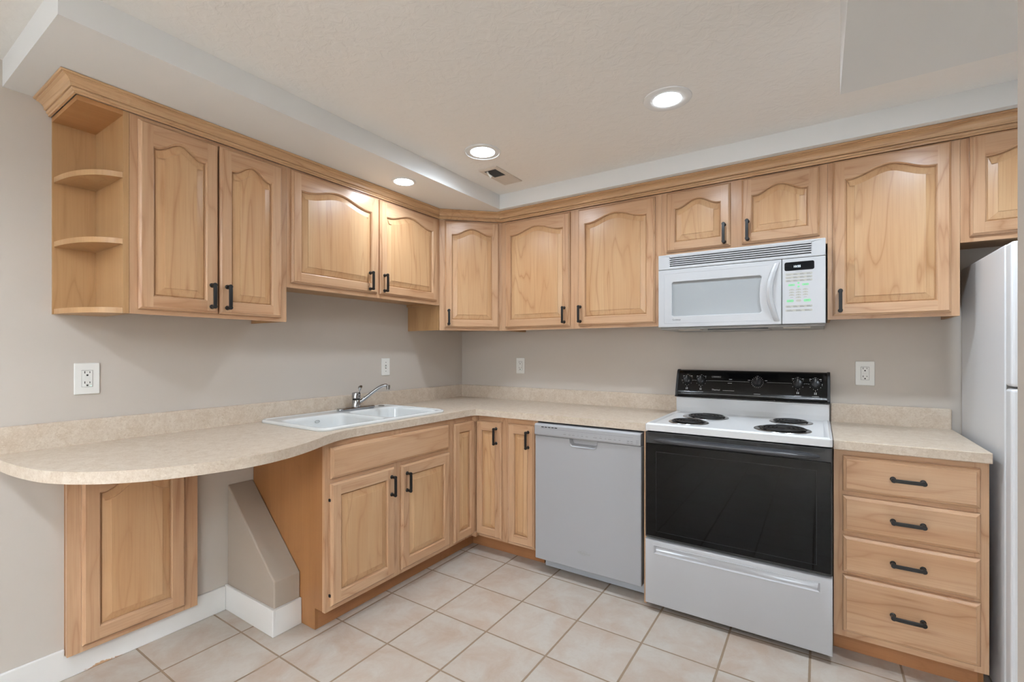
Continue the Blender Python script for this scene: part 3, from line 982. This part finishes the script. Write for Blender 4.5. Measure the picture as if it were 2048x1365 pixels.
for q in (.200, .247):
    strip(q, q + .0008, 1.131, 1.139)
strip(.200, .2478, 1.131, 1.1316); strip(.200, .2478, 1.1386, 1.139); strip(.206, .242, 1.1345, 1.1362)
strip(.262, .322, 1.0585, 1.060)
b.build('dial_markings', 'whitemark', t2)
text('lettering', 'Thermal', .013, 'whitemark', t2, (.225, on_con(1.064, .0012), 1.061), (A90 - math.radians(17), 0, 0))
for x, burner in kx:
    r = .0215 if burner else .0225
    kb = MB().lathe([(r + .002, 0), (r + .002, -.004), (r, -.006), (r - .002, -.013), (r - .005, -.015)], n=28, axis=1)
    kb.prism([(-.0065, -.0205), (.0065, -.0205), (.0065, .0205), (-.0065, .0205)], 1, -.029, -.014)
    kb.prism([(-.0008, .003), (.0008, .003), (.0008, .019), (-.0008, .019)], 1, -.0292, -.028, 1)
    kb.build('knob', ['bplast', 'whitemark'], t, (x, on_con(KZ, .0008), KZ), (-SLOPE, 0, 0), bevel=.0008)
# oven door
od = MB()
od.box(0, W_, RY + .006, RY + .045, .362, .886)
od = od.build('oven_door', 'bplast', t, bevel=.004, seg=2)
MB().box(.006, W_ - .006, RY + .001, RY + .0055, .372, .830).build('door_glass', 'bglass', od, bevel=.0015)
b = MB()
for x0_, x1_ in ((.05, W_ - .05), (.05, W_ - .05)):
    b.box(.055, .0556, RY + .0004, RY + .0012, .40, .79); b.box(W_ - .0556, W_ - .055, RY + .0004, RY + .0012, .40, .79)
    b.box(.055, W_ - .055, RY + .0004, RY + .0012, .3994, .40); b.box(.055, W_ - .055, RY + .0004, RY + .0012, .79, .7906)
b.build('window_outline', 'dgrey', od)
b = MB()
for i in range(6):
    a = .016 + i * (W_ - .03) / 6
    for j in range(3):
        b.box(a, a + (W_ - .03) / 6 - .012, RY + .0052, RY + .008, .8655 + j * .0058, .8688 + j * .0058)
b.build('vent_slots', 'dark', od)
# moulded grip: a long lens-shaped bulge with a hollow above its lip
hx0, hx1 = .044, W_ - .044
N = 48
rings_ = []
for i in range(N + 1):
    u = i / N
    x = hx0 + (hx1 - hx0) * u
    s_ = min(1, min(u, 1 - u) / .13)
    s_ = math.sin(s_ * PI / 2) ** .8
    dp, hh = .004 + .026 * s_, .004 + .010 * s_
    zc = .848
    rings_.append([(x, RY + .0065, zc + hh), (x, RY + .004 - dp * .35, zc + hh * .95), (x, RY + .004 - dp * .85, zc + hh * .85), (x, RY + .004 - dp, zc + hh * .45),
                   (x, RY + .004 - dp, zc - hh * .25), (x, RY + .004 - dp * .8, zc - hh * .8), (x, RY + .004 - dp * .3, zc - hh * 1.1), (x, RY + .0065, zc - hh * 1.25)])
MB().rings(rings_, 0, True, True, True).build('oven_handle', 'dgrey', od)
# storage drawer with a long scooped grip
dz0, dz1 = .034, .352
gx0, gx1, gz0, gz1 = .039, W_ - .039, .284, .328
b = MB()
yo = RY + .003
outer_ = [(0, dz0), (W_, dz0), (W_, dz1), (0, dz1)]
inn = [(gx0, gz0), (gx1, gz0), (gx1, gz1), (gx0, gz1)]
deep = [(gx0 + .014, yo + .004, gz0 + .010), (gx1 - .014, yo + .004, gz0 + .010), (gx1 - .010, yo + .014, gz1 - .007), (gx0 + .010, yo + .014, gz1 - .007)]
bev = lambda d, y: [(d, y, dz0 + d), (W_ - d, y, dz0 + d), (W_ - d, y, dz1 - d), (d, y, dz1 - d)]
b.rings([bev(0, yo + .045), bev(0, yo + .006), bev(.002, yo + .002), bev(.006, yo)], 0, False, True, False)
o4 = bev(.006, yo)
i4 = [(p[0], yo, p[1]) for p in inn]
for j in range(4):
    k2 = (j + 1) % 4
    b.face([o4[j], o4[k2], i4[k2], i4[j]])
lip = [(p[0] + dx_, yo - .0022, p[1] + dz_) for p, dx_, dz_ in zip(inn, (.005, -.005, -.005, .005), (.004, .004, -.001, -.001))]
b.rings([i4, lip, deep], 0, True, False, True)
b.build('storage_drawer', 'enamel', t)

# ================================================================== MICROWAVE
MX0, MX1, MY = 1.7485, 2.4985, -.467
t = thing('microwave', 'white over-the-range microwave with a lit clock above the stove', 'microwave', (MX0, 0, 1.405))
W_ = MX1 - MX0
zz = lambda z: z - 1.405
MB().box(.002, W_ - .002, -.425, -.002, zz(1.412), zz(1.796)).build('body', 'appl', t, bevel=.003)
# grille: a frame with tilted slats
GZ0, GZ1 = 1.7195, 1.7985
gx0_, gx1_ = .060, W_ - .055
gf = shape('grille', [[(0, zz(GZ0)), (W_, zz(GZ0)), (W_, zz(GZ1)), (0, zz(GZ1))], rrect(gx0_, gx1_, zz(GZ0) + .012, zz(GZ1) - .012, .004, 3)], .038, 'appl', t, (0, MY + .038, 0), (A90, 0, 0), bevel=.003)
b = MB()
ns = 6
for i in range(ns):
    z_ = zz(GZ0) + .013 + i * (GZ1 - GZ0 - .026) / (ns - 1)
    b.prism([(MY + .001, z_ - .0034), (MY + .001, z_ + .0014), (MY + .013, z_ + .0044), (MY + .015, z_ + .0032)], 0, gx0_ - .001, gx1_ + .001)
b.build('slats', 'appl', gf if False else t)
MB().box(gx0_ - .002, gx1_ + .002, MY + .024, MY + .028, zz(GZ0) + .010, zz(GZ1) - .010).build('grille_backing', 'mark', t)
# door
DW = 2.3265 - MX0
wx0, wx1, wz0, wz1 = 1.8205 - MX0, 2.246 - MX0, zz(1.470), zz(1.651)
arc = [(wx1 - .008 + .010 * (2 * abs(i / 10 - .5)) ** 2 - .006, wz0 + .008 + (wz1 - wz0 - .016) * i / 10) for i in range(11)]
win = [(wx0 + .006, wz0), (wx1 - .012, wz0)] + arc + [(wx1 - .012, wz1), (wx0 + .006, wz1), (wx0, wz1 - .006), (wx0, wz0 + .006)]
dr = shape('door', [[(0, zz(1.412)), (DW - .0012, zz(1.412)), (DW - .0012, zz(1.718)), (0, zz(1.718))], win], .040, 'appl', t, (0, MY + .040, 0), (A90, 0, 0), bevel=.0035, seg=3)
MB().box(wx0 - .004, wx1 + .006, MY + .010, MY + .0135, wz0 - .004, wz1 + .004).build('window_glass', 'mwglass', dr, (0, 0, 0)).parent = t
# slightly proud inner panel of the door
b = MB().tube(catmull([(wx0 - .040, MY - .0002, zz(1.433)), (wx0 - .040, MY - .0002, zz(1.697))], 2), .0008, 6)
b.tube([(wx0 - .040, MY - .0002, zz(1.697)), (DW - .055, MY - .0002, zz(1.697))], .0008, 6)
b.tube([(wx0 - .040, MY - .0002, zz(1.433)), (DW - .035, MY - .0002, zz(1.433))], .0008, 6)
b.build('door_seam', 'appl2', t)
hp = []
for i in range(25):
    u = i / 24
    s_ = math.sin(PI * u)
    z_ = zz(1.428) + (1.704 - 1.428) * u
    xo = DW - .020 - .030 * s_
    wd = .012 + .003 * s_
    dp = .002 + .024 * s_ ** .7
    hp.append([(xo - wd, MY - .0005, z_), (xo - wd * .8, MY - dp * .7, z_), (xo, MY - dp, z_), (xo + wd * .8, MY - dp * .75, z_), (xo + wd, MY - .0005, z_)])
MB().rings(hp, 0, True, True, True, closed=True).build('door_handle', 'appl', t)
text('brand_lettering', 'Goldstar', .0125, 'print', t, (1.822 - MX0, MY - .0002, zz(1.451)), align='LEFT')
# control panel
cp = MB().box(DW + .0012, W_, MY, MY + .040, zz(1.412), zz(1.718)).build('control_panel', 'appl', t, bevel=.0035, seg=3)
cx0 = DW + .0012
shape('display', [rrect(2.3375 - MX0, 2.4555 - MX0, zz(1.661), zz(1.701), .008, 5)], .001, 'lcd', cp, (0, MY + .0004, 0), (A90, 0, 0))
text('clock', '10:55', .0135, 'clock', cp, (2.388 - MX0, MY - .0008, zz(1.679)), extrude=.0001)
PX0, PX1 = 2.3415 - MX0, 2.448 - MX0
km = MB()
def keyrow(z, n, h=.0098):
    wd = (PX1 - PX0) / n
    MB().prism(rrect(PX0, PX1, zz(z) - h, zz(z), .003, 3), 1, MY - .0003, MY + .001).build('key_strip', 'beige', cp)
    for i in range(n):
        km.box(PX0 + wd * i + wd * .18, PX0 + wd * i + wd * .82, MY - .0005, MY + .001, zz(z) - h * .86, zz(z) - h * .66)
        if i or z < 1.62:
            km.box(PX0 + wd * i + wd * .18, PX0 + wd * i + wd * .66, MY - .0005, MY + .001, zz(z) - h * .44, zz(z) - h * .26)
km.box(2.382 - MX0, 2.408 - MX0, MY - .0005, MY + .001, zz(1.6535), zz(1.655))
for z in (1.649, 1.634, 1.619):
    keyrow(z, 4)
for z in (1.499, 1.480):
    keyrow(z, 4 if z > 1.49 else 3)
for x, z, hw, hh in ((2.366, 1.594, .013, .0045), (2.421, 1.594, .013, .0045), (2.3935, 1.602, .0045, .0045), (2.3935, 1.585, .0045, .0045), (2.3605, 1.520, .014, .0058), (2.428, 1.520, .014, .0058)):
    MB().prism(rrect(x - MX0 - hw, x - MX0 + hw, zz(z) - hh, zz(z) + hh, hh * .8, 4), 1, MY - .0003, MY + .001).build('green_key', 'green', cp)
    if hw > .006:
        km.box(x - MX0 - hw * .45, x - MX0 + hw * .45, MY - .0005, MY + .001, zz(z) - .0009, zz(z) + .0009)
MB().prism(rrect(2.384 - MX0, 2.404 - MX0, zz(1.515), zz(1.525), .004, 4), 1, MY - .0003, MY + .001).build('clear_key', 'beige', cp)
for i, x in enumerate((2.3665, 2.3935, 2.4205)):
    for j, z in enumerate((1.572, 1.560, 1.548, 1.536)):
        if j == 3 and i != 1:
            km.box(x - MX0 - .006, x - MX0 + .006, MY - .0005, MY + .001, zz(z) - .001, zz(z) + .0004)
            continue
        MB().prism([(x - MX0 + .0115 * math.cos(a), zz(z) - .004 + .008 * math.sin(a)) for a in [PI * q / 8 for q in range(9)]], 1, MY - .0003, MY + .001).build('number_key', 'beige', cp)
        text('digit', '1234567890'[j * 3 + i] if j < 3 else '0', .0062, 'mark', cp, (x - MX0, MY - .0006, zz(z) - .0012))
km.build('key_markings', 'mark', cp)
# underside: tray with lamp lenses and filter
b = MB().box(.004, W_ - .004, -.440, -.004, -.004, .0065)
b.build('bottom_plate', 'tray', t, bevel=.002)
for a, c in ((.09, .20), (W_ - .17, W_ - .06)):
    MB().box(a, c, -.40, -.32, -.007, -.0042, 0).build('lamp_cover', 'louver', t)
MB().box(.235, .515, -.39, -.17, -.009, -.0042).build('grease_filter', 'dgrey', t, bevel=.002)

# ================================================================== REFRIGERATOR
t = thing('refrigerator', 'white refrigerator at the right, partly behind the wall end', 'refrigerator', (3.029, 0, 0))
MB().box(0, .80, -.640, -.030, .012, 1.667).build('body', 'fridge', t, bevel=.006, seg=3)
MB().box(0.0, .80, -.709, -.646, .09, 1.154).build('door', 'fridge', t, bevel=.010, seg=3)
MB().box(0.0, .80, -.709, -.646, 1.162, 1.667).build('freezer_door', 'fridge', t, bevel=.010, seg=3)
MB().box(.004, .796, -.6458, -.6402, .09, 1.66).build('door_gasket', 'seam', t)
MB().box(.01, .79, -.66, -.6402, .012, .085).build('kick_grille', 'seam', t)
for x in (.06, .74):
    for yy in (-.58, -.08):
        MB().lathe([(.016, .0004), (.016, .0125)], (x, yy, 0), n=12).build('foot', 'dark', t)

# ================================================================== OUTLETS
def outlet(label, loc, rz, w, h, led=True):
    t = thing('wall_outlet', label, 'outlet', loc, rz, 'wall outlets')
    MB().box(-w / 2, w / 2, -.006, -.0003, -h / 2, h / 2).build('cover_plate', 'plastic', t, bevel=.003, seg=2)
    b = MB()
    b.box(-.0176, .0176, -.0064, -.006, -.034, .034)
    b.build('device_gap', 'seam', t)
    MB().box(-.0165, .0165, -.0085, -.0062, -.0327, .0327).build('receptacle', 'plastic', t, bevel=.001)
    b = MB()
    for q in (.019, -.022):
        b.box(-.0092, -.0066, -.0088, -.008, q + .002, q + .011); b.box(.0066, .0088, -.0088, -.008, q + .003, q + .010)
        b.lathe([(.0034, -.0088), (.0034, -.008)], (0, 0, q - .005), 1, 12)
    b.build('slots', 'slot', t)
    for q in (.0012, -.0058):
        MB().box(-.0085, .0085, -.0092, -.008, q, q + .005).build('test_button', 'plastic', t, bevel=.0006)
    if led:
        MB().box(.008, .0135, -.0089, -.008, -.0305, -.0285).build('indicator_light', 'led', t)
    return t
outlet('large white outlet on the left wall below the open end shelf', (0, -2.3745, 1.1745), A90, .080, .126)
outlet('small white outlet on the back wall near the room corner', (.5755, 0, 1.174), 0, .074, .118)
outlet('white outlet on the back wall right of the range', (2.670, 0, 1.171), 0, .080, .124, False)
t = thing('light_switch', 'white toggle switch plate on the wall right of the faucet', 'switch', (0, -.819, 1.178), A90)
MB().box(-.036, .036, -.006, -.0003, -.058, .058).build('cover_plate', 'plastic', t, bevel=.003)
MB().box(-.006, .006, -.0068, -.006, -.013, .013).build('toggle_slot', 'seam', t)
b = MB().prism([(-.006, -.004), (-.006, .006), (-.018, -.003), (-.017, -.008)], 0, -.004, .004)
b.build('toggle', 'plastic', t)
for z in (-.030, .030):
    MB().lathe([(.0033, -.0072), (.0033, -.006)], (0, 0, z), 1, 12).build('screw', 'seam', t)

# ================================================================== CEILING FIXTURES
LAMP_COL = (.865, 1.0, 1.13)
def downlight(label, x, y, z, ro, rl, watts, spread, dome, dish=False, trim_m='soffit'):
    t = thing('recessed_light', label, 'ceiling light', (x, y, z), 0, 'recessed ceiling lights')
    MB().lathe([(ro, -.0006), (ro - .001, -.006), (ro - .007, -.0075), (ro - .009, -.002), (rl + .006, -.0045), (rl, -.0040), (rl, -.0006)] if dish else [(ro, -.0006), (ro - .002, -.004), (ro - .008, -.006), (rl + .004, -.005), (rl, -.0035), (rl, -.0006)], n=48, cap0=False, cap1=False).build('trim_ring', trim_m, t)
    MB().lathe([(rl - .0005, -.002), (rl - .001, -.004), (rl * .9, -.004 - dome * .45), (rl * .6, -.004 - dome * .85), (rl * .25, -.004 - dome)], n=40, cap0=True).build('lens', M['lens'], t)
    ld = bpy.data.lights.new('lamp_beam', 'AREA')
    ld.shape = 'DISK'; ld.size = rl * 1.9; ld.energy = watts; ld.spread = math.radians(spread); ld.color = LAMP_COL
    lo = bpy.data.objects.new('lamp_beam', ld)
    COL.objects.link(lo)
    lo.parent = t; lo.location = (0, 0, -.006 - dome)
M['lens'] = lens('lit_lens', 30)
downlight('wide-rimmed recessed light in the ceiling, rightmost of the lit ones', 1.943, -1.016, CZ, .098, .056, 3.8, 150, .003)
downlight('recessed light in the textured ceiling beside the air vent', .985, -1.026, CZ, .096, .064, 3.2, 160, .002, True)
downlight('small recessed light in the low soffit above the sink cabinet', .512, -1.137, SZ, .068, .052, 1.5, 165, .003)
downlight('recessed ceiling light over the refrigerator, hidden behind the dropped header', 2.90, -1.0, CZ, .098, .060, 5.8, 150, .004)
downlight('recessed ceiling light behind the camera, on the sink side of the room', 1.02, -3.5, CZ, .098, .070, 9.5, 150, .006)
downlight('recessed ceiling light behind the camera, on the stove side of the room', 2.2, -3.5, CZ, .098, .070, 4.5, 150, .006)
# unseen uplight added behind the camera to brighten the ceiling
UPLIGHT = 3000.0
t = thing('floor_lamp', 'tall torchiere floor lamp shining at the ceiling, behind the camera', 'lamp', (3.05, -4.75, 0))
MB().lathe([(.14, .0005), (.14, .018), (.02, .03)], n=32).build('base', 'dgrey', t)
MB().lathe([(.013, .0305), (.013, 1.62)], n=16).build('pole', 'dgrey', t)
MB().lathe([(.02, 1.6205), (.06, 1.635), (.13, 1.70), (.17, 1.80), (.165, 1.80), (.125, 1.705), (.055, 1.648), (.02, 1.640)], n=32, cap0=False, cap1=False).build('bowl', 'plastic', t)
MB().lathe([(.12, 1.706), (.10, 1.712), (.04, 1.716)], n=32).build('bulb', lens('lit_bulb', UPLIGHT, (.86, .99, 1.16, 1)), t)
# air vent
t = thing('ceiling_vent', 'rectangular cream air vent with a lever in the ceiling near the corner', 'vent', (.8715, -.695, CZ))
hw, hl = .066, .139
b = MB()
def lpv(d, z):
    return [(-hw + d, -hl + d, z), (hw - d, -hl + d, z), (hw - d, hl - d, z), (-hw + d, hl - d, z)]
b.rings([lpv(0, -.0006), lpv(.001, -.004), lpv(.006, -.007), lpv(.026, -.006), lpv(.027, -.002)], 0, False, False, False)
b.box(-hw + .026, hw - .026, -.004, .004, -.0062, -.002)
b.build('frame', 'louver', t)
MB().box(-hw + .026, hw - .026, -hl + .026, hl - .026, -.0014, -.0006).build('duct_shadow', 'dark', t)
b = MB()
for i in range(13):
    y = -hl + .030 + i * .0082
    b.prism([(y, -.0058), (y + .001, -.0058), (y + .0035, -.0018), (y + .0025, -.0018)], 0, -hw + .026, hw - .026)
b.build('open_louvers', 'mark', t)
b = MB()
for i in range(13):
    y = .006 + i * .0082
    b.prism([(y, -.0050), (y + .0078, -.0056), (y + .0078, -.0046), (y, -.0040)], 0, -hw + .026, hw - .026)
b.build('closed_louvers', 'louver', t)
b = MB().tube([(-.024, -.104, -.005), (-.020, -.094, -.018), (-.010, -.080, -.032)], [.006, .005, .0085], 10)
b.build('lever', 'plastic', t)
